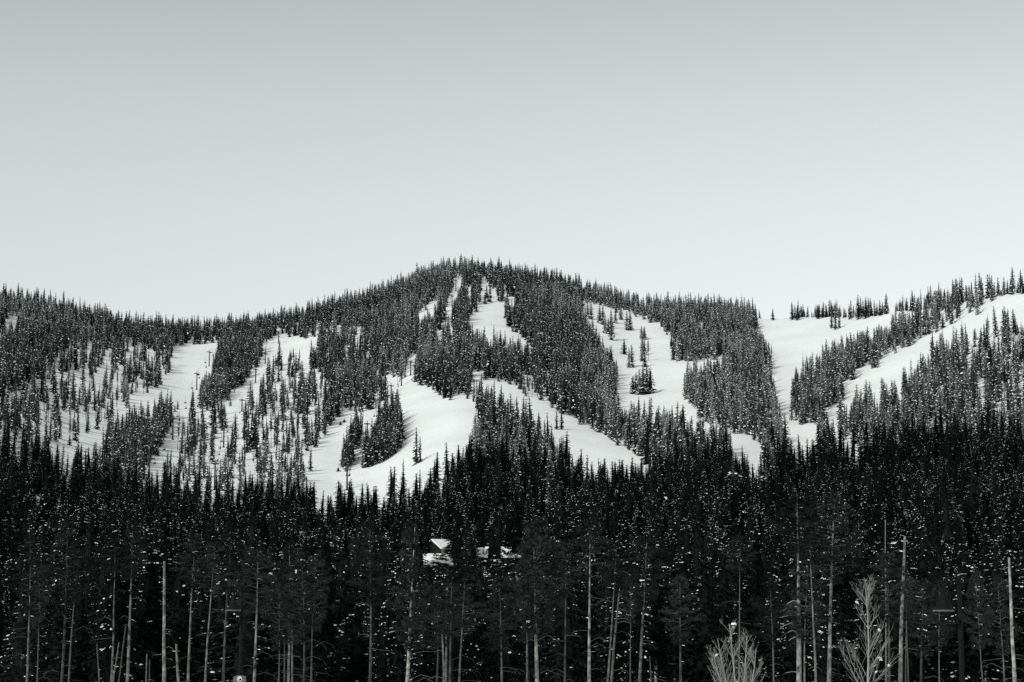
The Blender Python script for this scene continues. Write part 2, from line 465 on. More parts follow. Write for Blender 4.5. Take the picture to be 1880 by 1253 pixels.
HREF = 16.0
VAR = []   # (crown mesh, trunk mesh)
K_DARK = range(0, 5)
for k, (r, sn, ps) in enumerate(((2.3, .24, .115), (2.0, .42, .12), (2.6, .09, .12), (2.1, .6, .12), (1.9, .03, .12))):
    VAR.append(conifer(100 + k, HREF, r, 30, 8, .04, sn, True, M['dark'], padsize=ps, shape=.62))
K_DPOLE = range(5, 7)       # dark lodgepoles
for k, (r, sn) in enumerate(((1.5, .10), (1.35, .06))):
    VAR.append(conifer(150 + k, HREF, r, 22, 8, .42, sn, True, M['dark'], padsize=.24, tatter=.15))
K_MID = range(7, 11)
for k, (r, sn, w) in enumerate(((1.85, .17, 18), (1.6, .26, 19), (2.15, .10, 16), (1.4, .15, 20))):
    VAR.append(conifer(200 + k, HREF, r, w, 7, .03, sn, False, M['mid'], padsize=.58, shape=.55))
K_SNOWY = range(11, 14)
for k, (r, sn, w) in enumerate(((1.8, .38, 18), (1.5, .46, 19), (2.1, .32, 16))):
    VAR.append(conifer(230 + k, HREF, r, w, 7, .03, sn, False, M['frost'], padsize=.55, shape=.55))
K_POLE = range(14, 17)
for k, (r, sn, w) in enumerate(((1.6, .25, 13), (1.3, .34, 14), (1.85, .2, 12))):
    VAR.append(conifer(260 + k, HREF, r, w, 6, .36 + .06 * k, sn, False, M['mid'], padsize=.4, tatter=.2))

def place_tree(var, x, y, z, h, wide, rz, label, group, cat='spruce tree', name='spruce_tree'):
    e = put(name, None, None, (x, y, z), rz, (wide, wide, h / HREF))
    e.empty_display_size = .5
    tag(e, label, cat, group)
    put('crown', VAR[var][0], e)
    put('trunk', VAR[var][1], e)
    return e

# ------------------------------------------------------------------ forest scatter
def scatter():
    sp = 5.0
    xs = np.arange(-900, 900, sp); ys = np.arange(140, 2260, sp)
    X, Y = np.meshgrid(xs, ys)
    X = (X + NR.uniform(-.48, .48, X.shape) * sp).ravel(); Y = (Y + NR.uniform(-.48, .48, Y.shape) * sp).ravel()
    ex, ey = [], []
    for poly in ISLANDS[:2]:      # the tree islands of the centre run stand tighter
        gx, gy, _ = ground(sum(p[0] for p in poly) / len(poly), sum(p[1] for p in poly) / len(poly))
        ax, ay = np.meshgrid(np.arange(gx - 40, gx + 40, 3.8), np.arange(gy - 150, gy + 150, 3.8))
        ax = (ax + NR.uniform(-1.5, 1.5, ax.shape)).ravel(); ay = (ay + NR.uniform(-1.5, 1.5, ay.shape)).ravel()
        pu, pv, _ = project(ax, ay, H(ax, ay))
        k = inside(poly, pu, pv); ex.append(ax[k]); ey.append(ay[k])
    X = np.concatenate([X] + ex); Y = np.concatenate([Y] + ey)
    d = np.hypot(X, Y); az = np.arctan2(X, Y)
    keep = (d > 147) & (np.abs(az) < math.radians(22))
    X, Y, d = X[keep], Y[keep], d[keep]
    Z = H(X, Y)
    u, v, zc = project(X, Y, Z)
    keep = d < DS_(u) + 60
    X, Y, Z, d, u, v, zc = (q[keep] for q in (X, Y, Z, d, u, v, zc))
    dens = np.where(d < 420, .5, np.where(d < 860, .62, .92))
    dens = dens * np.clip(.95 + .2 * _noise(X * 2.2, Y * 1.3), .62, 1.06)
    pole = np.full(d.shape, .13); n0 = len(d)
    for poly, f, pl in GLADES:
        i = inside(poly, u, v); dens[i] = f; pole[i] = pl
    bare = np.zeros(d.shape, bool)
    ju = u + NR.normal(size=n0) * 2.2; jv = v + NR.normal(size=n0) * 3.5      # ragged edges
    for poly in RUNS: bare |= inside(poly, ju, jv)
    bare &= (d < DS_(u) - 2) | ((u > 1382) & (u < 1456))
    isl = np.zeros(d.shape, bool)
    for poly in ISLANDS: isl |= inside(poly, u, v)
    dens[bare] = 0; dens[isl] = 1.0
    snowy = np.zeros(d.shape, bool)
    for poly in SNOWY: snowy |= inside(poly, u, v)
    jn_ = _noise(X * .55, Y * .55)
    snowy = np.where(jn_ > 1.0, True, snowy & (jn_ > -1.3))
    # glades clump: trees stand in downhill strips
    cl = np.sin(u * .33 + 2.1 * np.sin(v * .021)) + .7 * np.sin(u * .17 + v * .05 + 1) + .6 * np.sin(v * .09 + u * .03)
    g = (dens < .7) & (dens > .05)
    dens = np.where(g, np.clip(dens * (1 + .75 * cl), 0, 1), dens)
    rim = (d > DS_(u) - 3) & (u > 1455) & (u < 1760)
    dens = np.where(rim, np.clip(.88 + .6 * (np.sin(u * .21) + .6 * np.sin(u * .083 + 1)), 0, .95), dens)
    keep = NR.uniform(size=d.shape) < dens
    for tx, ty in TOWERS:       # the lift line is cut free of trees
        keep &= ~((np.abs(u - tx) < 6.5) & (v > ty - 4) & (v < ty + 40))
    # cabins keep a clearing open in front of them
    for (cx, w, dc, row) in CLEAR:
        keep &= ~((np.abs(u - cx) < w + .9 * F / zc) & (d > 385) & (d < dc + 7))
    X, Y, Z, d, u, v, zc, pole, snowy = (q[keep] for q in (X, Y, Z, d, u, v, zc, pole, snowy))
    n = len(d)
    h = HREF * np.clip(NR.normal(.95, .26, n), .4, 1.5)
    h = np.where((d > DS_(u) - 3) & (u > 1455) & (u < 1760), h * .85, h)
    small = NR.uniform(size=n) < .12
    h[small] *= .55
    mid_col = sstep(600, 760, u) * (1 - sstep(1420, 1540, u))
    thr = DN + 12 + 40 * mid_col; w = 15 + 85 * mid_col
    dark = d + NR.normal(size=n) * w < thr  # nearer trees take the needles with shade in their colour
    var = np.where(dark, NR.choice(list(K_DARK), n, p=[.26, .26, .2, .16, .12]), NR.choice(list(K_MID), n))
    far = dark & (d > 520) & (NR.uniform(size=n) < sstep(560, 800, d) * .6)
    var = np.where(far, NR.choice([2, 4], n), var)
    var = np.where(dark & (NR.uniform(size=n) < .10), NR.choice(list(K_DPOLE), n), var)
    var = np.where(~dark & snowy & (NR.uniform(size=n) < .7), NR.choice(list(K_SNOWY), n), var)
    var = np.where(~dark & (NR.uniform(size=n) < pole), NR.choice(list(K_POLE), n), var)
    wide = (.35 + .65 * h / HREF) * NR.uniform(.72, 1.38, n)
    wide = np.where(d < DN, wide * (1.25 + .2 * (1 - sstep(250, 520, d))), wide * 1.14)
    lim = np.maximum((v - 945 - NR.uniform(0, 90, n)) / F * zc, 4)
    h = np.where(d < 330, np.minimum(h, lim), h)
    for (cx, w_, dc, row) in CLEAR:      # nearer trees below the roof line only
        i = (np.abs(u - cx) < w_ + 1.7 * wide * F / zc) & (d <= 385)
        top = np.maximum((v - row) / F * zc, 5)
        h[i] = np.minimum(h[i], top[i])
    rot = NR.uniform(0, 6.283, n)
    return dict(x=X, y=Y, z=Z - .15, d=d, u=u, v=v, zc=zc, h=h, wide=wide, var=var, rot=rot)

CABINS = [(800, 1038, 478, 9.0, 7.0, 4.0, 2.3, .10, 1), (812, 1012, 545, 8.0, 7.5, 3.4, 2.3, .75, 0),
          (929, 1024, 490, 10.0, 7.0, 4.0, 2.2, -.06, 0), (887, 1025, 500, 8.0, 6.5, 3.6, 1.9, .05, 0)]
CLEAR = [(799, 20, 478, 1038), (813, 15, 545, 1012), (930, 11, 490, 1024), (887, 7, 500, 1025), (1040, 6, 520, 1015)]
TOWERS = [(384, 673), (361, 716), (317, 808), (273, 890), (511, 631), (410, 822), (444, 756), (674, 809), (637, 900), (718, 736), (737, 709), (754, 690)]
T = scatter()

def visible_area(T):
    """painter's pass over the photo frame, nearest first: pixels each tree shows"""
    W, Hh = 940, 627
    free = np.ones((Hh, W), bool)
    area = np.zeros(len(T['d']), int)
    for i in np.argsort(T['d']):
        s = F / T['zc'][i] / 2
        cx, by = T['u'][i] / 2, T['v'][i] / 2
        hh, rr = T['h'][i] * s, 1.35 * T['wide'][i] * s
        y0, y1 = int(max(0, by - hh)), int(min(Hh, by))
        x0, x1 = int(max(0, cx - rr)), int(min(W, cx + rr + 1))
        if y1 <= y0 or x1 <= x0: continue
        yy = np.arange(y0, y1)[:, None]; xx = np.arange(x0, x1)[None]
        m = (np.abs(xx - cx) <= rr * (yy - (by - hh)) / hh + .3) & free[y0:y1, x0:x1]
        area[i] = m.sum()
        free[y0:y1, x0:x1] &= ~m
    return area
AREA = visible_area(T)

# ------------------------------------------------------------------ single trees and tight clumps on the open runs (kept as individuals)
SINGLE = [  # px, base row, height in px, width factor, label, variant
 (764, 852, 68, .95, 'tall lone dark spruce standing on the open run above the forest edge', 9),
 (771, 850, 50, .8, 'shorter spruce pressed against the right side of the tall lone spruce', 7),
 (1085, 587, 33, .9, 'right of two slim spruces at the upper left corner of the high bowl', 11),
 (1079, 582, 28, .8, 'left of two slim spruces at the upper left corner of the high bowl', 12),
 (1101, 594, 33, .9, 'left spruce of the pair below the tree line in the high bowl', 13),
 (1107, 597, 36, .9, 'right spruce of the pair below the tree line in the high bowl', 11),
 (1111, 612, 34, .9, 'left spruce of the three standing lowest in the upper bowl cluster', 12),
 (1117, 614, 30, .9, 'middle spruce of the three standing lowest in the upper bowl cluster', 13),
 (1123, 625, 46, .85, 'tall spruce standing lowest at the right of the upper bowl cluster', 11),
 (1122, 603, 36, .8, 'spruce directly uphill of the lowest tall one in the bowl cluster', 8),
 (1130, 594, 30, .8, 'short spruce alone between the two upper clusters of the bowl', 12),
 (1140, 588, 26, .9, 'small snowy spruce tucked just under the upper tree line of bowl', 13),
 (1151, 607, 36, .9, 'left one of two touching spruces below the middle of the bowl tree line', 11),
 (1157, 607, 38, .9, 'right one of two touching spruces below the middle of the bowl tree line', 8),
 (1146, 651, 29, .95, 'little pointed spruce standing all alone in the open bowl', 9),
 (1155, 675, 38, .7, 'thin left spruce of the isolated pair in the lower bowl', 12),
 (1160, 675, 43, .8, 'taller right spruce of the isolated pair in the lower bowl', 11),
 (1178, 622, 24, .9, 'topmost left spruce of the vertical tree column in the bowl', 11),
 (1183, 624, 25, .9, 'topmost right spruce of the vertical tree column in the bowl', 13),
 (1179, 645, 30, .9, 'left spruce of the second tier in the vertical tree column', 12),
 (1183, 652, 30, .9, 'right spruce of the second tier in the vertical tree column', 11),
 (1179, 664, 28, .9, 'left spruce of the third tier in the vertical tree column', 13),
 (1184, 674, 30, .9, 'right spruce of the third tier in the vertical tree column', 8),
 (1190, 662, 42, .7, 'sparse thin tree standing right of the vertical tree column', 15),
 (1162, 724, 34, 1.0, 'shortest leftmost spruce of the dark clump at the foot of the bowl', 11),
 (1168, 724, 40, 1.0, 'second spruce from left in the clump at the foot of bowl', 13),
 (1174, 725, 48, 1.0, 'third spruce from left in the clump at the foot of bowl', 12),
 (1181, 725, 56, 1.0, 'tallest spruce of the clump at the foot of the bowl', 8),
 (1188, 724, 54, 1.0, 'second spruce from right in the clump at the foot of bowl', 11),
 (1194, 723, 48, 1.0, 'rightmost spruce of the dark clump at the foot of the bowl', 9),
 (1527, 603, 36, 1.0, 'left spruce of the three jutting onto the upper right run', 9),
 (1534, 606, 46, 1.0, 'tallest middle spruce of the three jutting onto upper right run', 7),
 (1541, 603, 38, 1.0, 'right spruce of the three jutting onto the upper right run', 8),
 (1419, 588, 22, 1.3, 'little dark spruce alone on the skyline in the bare gap', 9),
 (1606, 676, 22, 1.3, 'small bushy snowy spruce at the lower edge of the right strip', 13),
 (1475, 700, 54, .6, 'gaunt narrow tree rising above the left tip of the right strip', 14),
 (1543, 805, 36, 1.0, 'spruce at the left of the clump blocking the right run foot', 11),
 (1551, 808, 40, 1.0, 'spruce at the right of the clump blocking the right run foot', 12),
 (808, 726, 38, 1.0, 'left spruce of three edging the top right of the centre run', 7),
 (816, 732, 46, 1.0, 'middle spruce of three edging the top right of the centre run', 9),
 (827, 735, 48, 1.0, 'right spruce of three edging the top right of the centre run', 10),
 (787, 711, 12, 1.4, 'left low young spruce at the top edge of the centre run', 9),
 (795, 716, 13, 1.4, 'right low young spruce at the top edge of the centre run', 7),
 (625, 781, 8, 1.6, 'tiny sapling in the snow below the dense centre stand', 9),
 (632, 776, 7, 1.6, 'tiniest sapling just uphill of another in the snow', 9),
 (621, 866, 8, 1.6, 'tiny lone sapling on the snow left of the lift tower', 9),
 (597, 800, 46, 1.0, 'detached spruce at the right corner of the centre left stand', 9),
 (321, 757, 14, 1.2, 'low shrubby spruce at the fork of the left run', 7),
 (326, 752, 18, 1.0, 'small pointed spruce at the fork of the left run', 9),
 (636, 866, 34, 1.0, 'spruce at the lower tip of the narrow centre island', 7),
 (1337, 836, 46, 1.0, 'right spruce standing in the neck of the lower right run', 7),
 (1322, 838, 44, 1.0, 'left spruce standing in the neck of the lower right run', 8),
 (1022, 789, 36, 1.0, 'left spruce jutting onto the lower slanting run', 7),
 (1031, 789, 38, 1.0, 'right spruce jutting onto the lower slanting run', 9),
 (740, 905, 62, .9, 'slim dark spruce poking up into the foot of the centre run', 10),
 (668, 860, 28, 1.2, 'short spruce at the lower left tip of the large centre island', 7),
 (690, 760, 30, .6, 'thin lodgepole at the right end of the dense centre stand', 16),
]
protos = {}
for px, py, hp, wf, lab, var in SINGLE:
    x, y, z = ground(px, py)
    _, _, zc = project(x, y, z)
    h = hp * zc / F
    if 1060 < px < 1200: wf *= 1.9
    e = place_tree(var, x, y, z - .1, h, max(.25, wf * (.35 + .65 * h / HREF)), rnd.uniform(0, 6.28), lab, 'single trees on the open ski runs',
                   name='lodgepole_pine' if var in K_POLE else 'spruce_tree', cat='pine tree' if var in K_POLE else 'spruce tree')
    protos.setdefault(var, e)

# ------------------------------------------------------------------ the spruces that show largest in the lower forest: individuals
LAND = [(-100, 108, 'at the left edge of the photo'), (108, 302, 'left of the tall dead snag'), (302, 441, 'left of the left lamp post'),
        (441, 560, 'right of the left lamp post'), (560, 740, 'left of the snowy cabin roofs'), (740, 940, 'around the snowy cabin roofs'),
        (940, 1060, 'behind the big bushy pine'), (1060, 1190, 'right of the big bushy pine'), (1190, 1310, 'left of the smaller bare tree'),
        (1310, 1410, 'behind the smaller bare tree'), (1410, 1530, 'left of the larger bare tree'), (1530, 1660, 'behind the larger bare tree'),
        (1660, 1765, 'left of the right lamp post'), (1765, 1990, 'right of the right lamp post')]
ORD = ['leftmost', 'second from left', 'third from left', 'fourth from left', 'fifth from left', 'sixth from left', 'seventh from left',
       'eighth from left', 'ninth from left', 'tenth from left', 'eleventh from left', 'twelfth from left', 'thirteenth from left', 'fourteenth from left',
       'fifteenth from left', 'sixteenth from left', 'seventeenth from left', 'eighteenth from left', 'nineteenth from left', 'twentieth from left']
NBIG = 230
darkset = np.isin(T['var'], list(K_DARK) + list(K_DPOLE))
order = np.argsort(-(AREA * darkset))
chosen = [int(i) for i in order[:NBIG] if AREA[i] > 40]
forced = []
for kv in list(K_DPOLE) + list(K_DARK):
    c = [i for i in chosen if T['var'][i] == kv]
    if not c:
        c = [int(i) for i in order[:3000] if T['var'][i] == kv][:1]
        forced += c
chosen += forced
bins = {}
for i in chosen:
    u = T['u'][i]
    li = next((k for k, L in enumerate(LAND) if L[0] <= u < L[1]), len(LAND) - 1)
    d = T['d'][i]
    bi = 0 if d < 215 else (1 if d < 330 else 2)
    bins.setdefault((li, bi), []).append(i)
BAND = ['front rank', 'middle rank', 'rear rank']
for (li, bi), ids in bins.items():
    ids.sort(key=lambda i: T['u'][i])
    for k, i in enumerate(ids):
        pole = T['var'][i] in K_DPOLE
        lab = f"dark {'lodgepole' if pole else 'spruce'}, {ORD[min(k, 19)]} in {BAND[bi]} {LAND[li][2]}"
        e = place_tree(int(T['var'][i]), T['x'][i], T['y'][i], T['z'][i], T['h'][i], T['wide'][i], T['rot'][i], lab,
                       'dark trees of the shaded lower forest', name='lodgepole_pine' if pole else 'spruce_tree', cat='pine tree' if pole else 'spruce tree')
        protos.setdefault(int(T['var'][i]), e)

# ------------------------------------------------------------------ the rest of the forest: one object
rest = np.ones(len(T['d']), bool); rest[chosen] = False
# make sure every variant has an individual to be copied from
for kv in range(len(VAR)):
    assert kv in protos, kv
idx = np.nonzero(rest)[0]
me = bpy.data.meshes.new('forest')
me.from_pydata(np.stack([T['x'][idx], T['y'][idx], T['z'][idx]], -1).tolist(), [], [])
a = me.attributes.new('variant', 'INT', 'POINT'); a.data.foreach_set('value', T['var'][idx].astype(np.int32))
a = me.attributes.new('turn', 'FLOAT_VECTOR', 'POINT')
tv = np.zeros((len(idx), 3), np.float32); tv[:, 2] = T['rot'][idx]
tv[:, 0] = NR.normal(size=len(idx)) * .03; tv[:, 1] = NR.normal(size=len(idx)) * .03
a.data.foreach_set('vector', tv.ravel())
a = me.attributes.new('size', 'FLOAT_VECTOR', 'POINT')
sv = np.stack([T['wide'][idx], T['wide'][idx], T['h'][idx] / HREF], -1).astype(np.float32)
a.data.foreach_set('vector', sv.ravel())
forest = put('forest', me)
tag(forest, 'dense snow dusted conifer forest covering the mountainside around the white ski runs', 'forest', kind='stuff')
ng = bpy.data.node_groups.new('forest_trees', 'GeometryNodeTree')
ng.interface.new_socket('Geometry', in_out='INPUT', socket_type='NodeSocketGeometry')
ng.interface.new_socket('Geometry', in_out='OUTPUT', socket_type='NodeSocketGeometry')
gi = ng.nodes.new('NodeGroupInput'); go = ng.nodes.new('NodeGroupOutput')
jn = ng.nodes.new('GeometryNodeJoinGeometry')
def named(n, t):
    q = ng.nodes.new('GeometryNodeInputNamedAttribute'); q.data_type = t; q.inputs['Name'].default_value = n
    return q
nv, nt_, ns = named('variant', 'INT'), named('turn', 'FLOAT_VECTOR'), named('size', 'FLOAT_VECTOR')
e2r = ng.nodes.new('FunctionNodeEulerToRotation')
ng.links.new(nt_.outputs['Attribute'], e2r.inputs[0])
for kv in range(len(VAR)):
    cmp_ = ng.nodes.new('FunctionNodeCompare'); cmp_.data_type = 'INT'; cmp_.operation = 'EQUAL'
    ins = [s for s in cmp_.inputs if s.type == 'INT']
    ng.links.new(nv.outputs['Attribute'], ins[0]); ins[1].default_value = kv
    for child in protos[kv].children:
        oi = ng.nodes.new('GeometryNodeObjectInfo'); oi.transform_space = 'ORIGINAL'
        oi.inputs['Object'].default_value = child; oi.inputs['As Instance'].default_value = True
        ip = ng.nodes.new('GeometryNodeInstanceOnPoints')
        ng.links.new(gi.outputs[0], ip.inputs['Points'])
        ng.links.new(cmp_.outputs[0], ip.inputs['Selection'])
        ng.links.new(oi.outputs['Geometry'], ip.inputs['Instance'])
        ng.links.new(e2r.outputs[0], ip.inputs['Rotation'])
        ng.links.new(ns.outputs['Attribute'], ip.inputs['Scale'])
        ng.links.new(ip.outputs[0], jn.inputs[0])
ng.links.new(jn.outputs[0], go.inputs[0])
md = forest.modifiers.new('trees', 'NODES'); md.node_group = ng
print('FOREST', len(idx), 'individuals', len(chosen))

# ------------------------------------------------------------------ front row of lodgepole pines
def pine_crown(seed, L, r, nb=40):
    """needle tufts along upswept boughs, from z=0 (crown base) to z=L"""
    R = random.Random(seed)
    b = MB()
    for i in range(nb):
        t = (i + R.random()) / nb
        z = L * t
        env = r * (.35 + .65 * min(1, t * 3.2)) * (1 - .8 * max(0, (t - .35) / .65) ** 1.7)
        a = i * 2.399 + R.uniform(-.5, .5)
        ln = env * R.uniform(.5, 1.25)
        rise = R.uniform(-.25, .7) * ln * (.3 + t)
        ca, sa = math.cos(a), math.sin(a)
        end = (ca * ln, sa * ln, z + rise)
        b.tube([(0, 0, z - .1), (ca * ln * .55, sa * ln * .55, z + rise * .3), end], [.03, .02, .008], 3, 1, cap=False)
        nt = 5 + int(6 * ln / r)
        for q in range(nt):
            s = .45 + .6 * (q + R.random()) / nt
            c = np.array((ca * ln * s, sa * ln * s, z + rise * s * s)) + np.array([R.gauss(0, .12), R.gauss(0, .12), R.gauss(.04, .09)]) * (.5 + .5 * ln)
            for k in range(18):
                v = np.array([R.gauss(0, 1) + .5 * ca, R.gauss(0, 1) + .5 * sa, R.gauss(.55, .8)])
                v /= np.linalg.norm(v)
                w = np.cross(v, (R.random(), R.random(), R.random() + .1)); w /= np.linalg.norm(w)
                l = R.uniform(.16, .34)
                o = c + v * .03
                b.face([tuple(o - w * .028), tuple(o + w * .028), tuple(o + v * l + w * .012), tuple(o + v * l - w * .012)])
            if R.random() < .012:
                octa(b, tuple(c + np.array((0, 0, .12))), .14, .1, .07, a, R, 2)
    return b.mesh('crown', [M['pine'], M['bark_dark'], M['snow']])
PCROWN = [pine_crown(500 + k, 7.0, 1.55) for k in range(5)]
BUSHY = pine_crown(540, 7.0, 1.6, 84)

# (x at frame bottom, x at visible top, row of visible top, trunk width px, crown top row or None when dead, lean-branch style)
PINES = [
 (44, 50, 1132, 6, 985), (69, 71, 1150, 4, 1040), (108, 116, 1125, 7, 960), (132, 141, 1100, 5, 1010), (181, 177, 1183, 4, None),
 (203, 210, 1045, 6, 1000), (214, 219, 1180, 4, None), (216, 231, 1150, 4, None), (232, 240, 1060, 8, 975), (270, 270, 1201, 5, None), (274, 275, 1212, 4, None),
 (302, 301, 1031, 8, None), (327, 323, 1183, 8, None), (351, 356, 1075, 7, 985), (383, 392, 1090, 6, 1000), (414, 421, 1082, 7, 970),
 (464, 470, 1122, 7, 1010), (507, 509, 1190, 4, 1060), (517, 518, 1172, 5, 1045), (528, 529, 1167, 7, 1000), (535, 535, 1180, 5, 1050), (551, 552, 1175, 6, 1010),
 (577, 578, 1150, 5, 1020), (675, 677, 1107, 7, 965), (749, 753, 1187, 9, 968), (796, 799, 1190, 5, 1075), (813, 812, 1165, 6, None), (817, 818, 1160, 7, 1066),
 (829, 830, 1067, 7, 1056), (848, 852, 1161, 6, 1050), (916, 916, 1195, 6, 1060), (964, 965, 1172, 6, 1020), (985, 983, 1165, 10, 963),
 (1037, 1039, 1093, 6, 1000), (1082, 1083, 1010, 9, 985), (1113, 1128, 1075, 6, 995), (1127, 1137, 1089, 6, None), (1157, 1158, 1140, 4, 1060),
 (1176, 1184, 1118, 8, 988), (1193, 1193, 1205, 4, None), (1251, 1250, 1180, 7, 1060), (1359, 1359, 1046, 5, 985), (1414, 1414, 1180, 5, 1060),
 (1467, 1465, 1017, 12, 918), (1484, 1484, 1170, 5, 1040), (1499, 1488, 1031, 6, 985), (1529, 1533, 1067, 10, 908), (1526, 1527, 1072, 6, None),
 (1633, 1631, 1140, 7, 1020), (1629, 1626, 955, 4, None), (1657, 1662, 985, 9, None), (1665, 1664, 1140, 4, None), (1668, 1668, 1150, 4, 1060), (1698, 1698, 1200, 8, 1070),
 (1729, 1728, 1190, 4, 1070), (1801, 1797, 1190, 4, 1050), (1841, 1838, 1200, 5, 1060), (1863, 1852, 1024, 8, None),
]
BRIGHT = (132, 203, 232, 302, 464, 517, 528, 749, 813, 985, 1082, 1467, 1529, 1657, 1863, 1176)
PL = [(-50, 302, 'left of the tall dead snag'), (302, 303, 'standing'), (303, 441, 'between tall snag and left lamp'),
      (441, 740, 'between left lamp and cabins'), (740, 940, 'in front of the snowy cabin roofs'), (940, 1060, 'beside the big bushy crown'),
      (1060, 1310, 'between bushy pine and smaller bare tree'), (1310, 1530, 'between the two pale bare trees'),
      (1530, 1765, 'between larger bare tree and right lamp'), (1765, 1900, 'right of the right lamp post')]
cnt = {}
ADJ = {}
rp = random.Random(5)
for n, (xb, xt, yt, tw, ct) in enumerate(PINES):
    d = rp.uniform(106, 138)
    pxm = F / d
    rad = max(.055, tw / pxm / 2 * .95)
    bx, by_, bz = ray_at(xb, 1253, d)
    tx, ty, tz = ray_at(xt, yt, d)
    gz = float(H(bx, by_)) - .3
    k = (gz - bz) / (tz - bz)
    base = np.array((bx + (tx - bx) * k, by_, gz))
    topv = np.array((tx, by_ + (ty - by_) * .3, tz)) - base
    li = next(q for q, L in enumerate(PL) if L[0] <= xb < L[1])
    cnt[li] = cnt.get(li, 0) + 1
    lean = abs(xt - xb) / max(40, 1253 - yt)
    dead = ct is None
    look = ('broken dead' if dead and yt > 1140 else 'dead' if dead else 'live') + ' ' + ('leaning ' if lean > .055 else '') + ('thick ' if tw >= 8 else 'slim ' if tw <= 5 else '')
    if xb == 302: lab = 'tall dead snag with pale straight stem and short broken side branches'
    elif xb == 985: lab = 'big bushy pine with broad dark crown right of the cabin roofs'
    else: lab = f"{look}pine, {ORD[cnt[li] - 1]} {PL[li][2]}"
    e = put('pine_snag' if dead else 'pine_tree', None, None, tuple(base))
    tag(e, lab, 'dead tree' if dead else 'pine tree', 'pale trunks along the near forest edge')
    tb = MB()
    R = random.Random(900 + n)
    ctz = topv[2]
    end = topv.copy()
    if not dead:
        _, _, cz = ray_at(xt, ct, d)
        full = (cz - base[2]) / topv[2]
        end = topv * full
        end[0] = topv[0] + (end[0] - topv[0]) * .6
    pts, rr = [], []
    ns_ = 9
    bend = R.uniform(-.22, .22)
    for q in range(ns_):
        s = q / (ns_ - 1)
        p = end * s
        pts.append((p[0] + bend * math.sin(s * 3.14) + R.uniform(-.02, .02), p[1], p[2]))
        rr.append(rad * (1.25 - .75 * s) if dead else max(.02, rad * (1.3 - 1.25 * s * .96)))
    faint = tw <= 5 and n % 4 != 0
    tb.tube(pts, rr, 8)
    put('trunk', tb.mesh('trunk', [M['bark_dark' if faint else 'bark' if xb in BRIGHT else 'bark_mid']], True), e)
    # dead side branches
    bb = MB()
    nbr = R.randint(3, 8) if tw > 4 else 2
    for q in range(nbr):
        s = R.uniform(.35, .95 if dead else min(.95, topv[2] / end[2] * 1.05))
        p = end * s
        sd = R.choice((-1, 1)); L = R.uniform(.25, 1.5 if not dead else .9)
        yo = R.uniform(-.6, .6)
        z = p[2]
        arc = R.uniform(-.1, .25) * L
        bb.tube([(p[0], p[1], z), (p[0] + sd * L * .45, p[1] + yo * .4 * L, z + arc), (p[0] + sd * L * .85, p[1] + yo * L * .8, z + arc * .5 - .08 * L),
                 (p[0] + sd * L * 1.0, p[1] + yo * L, z - .25 * L)], [.016, .013, .009, .005], 4, cap=False)
    if xb == 1467:
        for rowy, L, dr in ((1131, 1.05, .1), (1146, 1.1, .28), (1160, 1.0, .3), (1115, .9, .2), (1105, .75, .22), (1172, .6, .15), (1235, .95, 0.04)):
            _, _, zz = ray_at(xb, rowy, d); z = zz - base[2]; p = end * (z / end[2])
            bb.tube([(p[0], p[1], z), (p[0] - L * .4, p[1] - .1, z + .06), (p[0] - L * .8, p[1] - .2, z - dr * .4), (p[0] - L, p[1] - .2, z - dr)], [.036, .03, .02, .01], 5, cap=False)
    put('branches', bb.mesh('branches', [M['bark' if xb in (302, 1467) else 'bark_dark']], True), e)
    if not dead:
        L = end[2] - topv[2] * .985
        cr = put('crown', BUSHY if xb == 985 else PCROWN[n % 5], e, tuple(topv * .985), R.uniform(0, 6.28))
        wid = {985: .98, 1467: .95, 1529: 1.0, 749: .8, 1082: .7}.get(xb, R.uniform(.6, .9) if tw > 4 else .55)
        if xb == 985:
            cr.location = tuple(topv * .99 + np.array((.1, 0, 0)))
        cr.scale = (wid, wid, max(.3, L / 7.0))
        if xb in (1082,):   # long trunk showing inside a thin crown
            pass

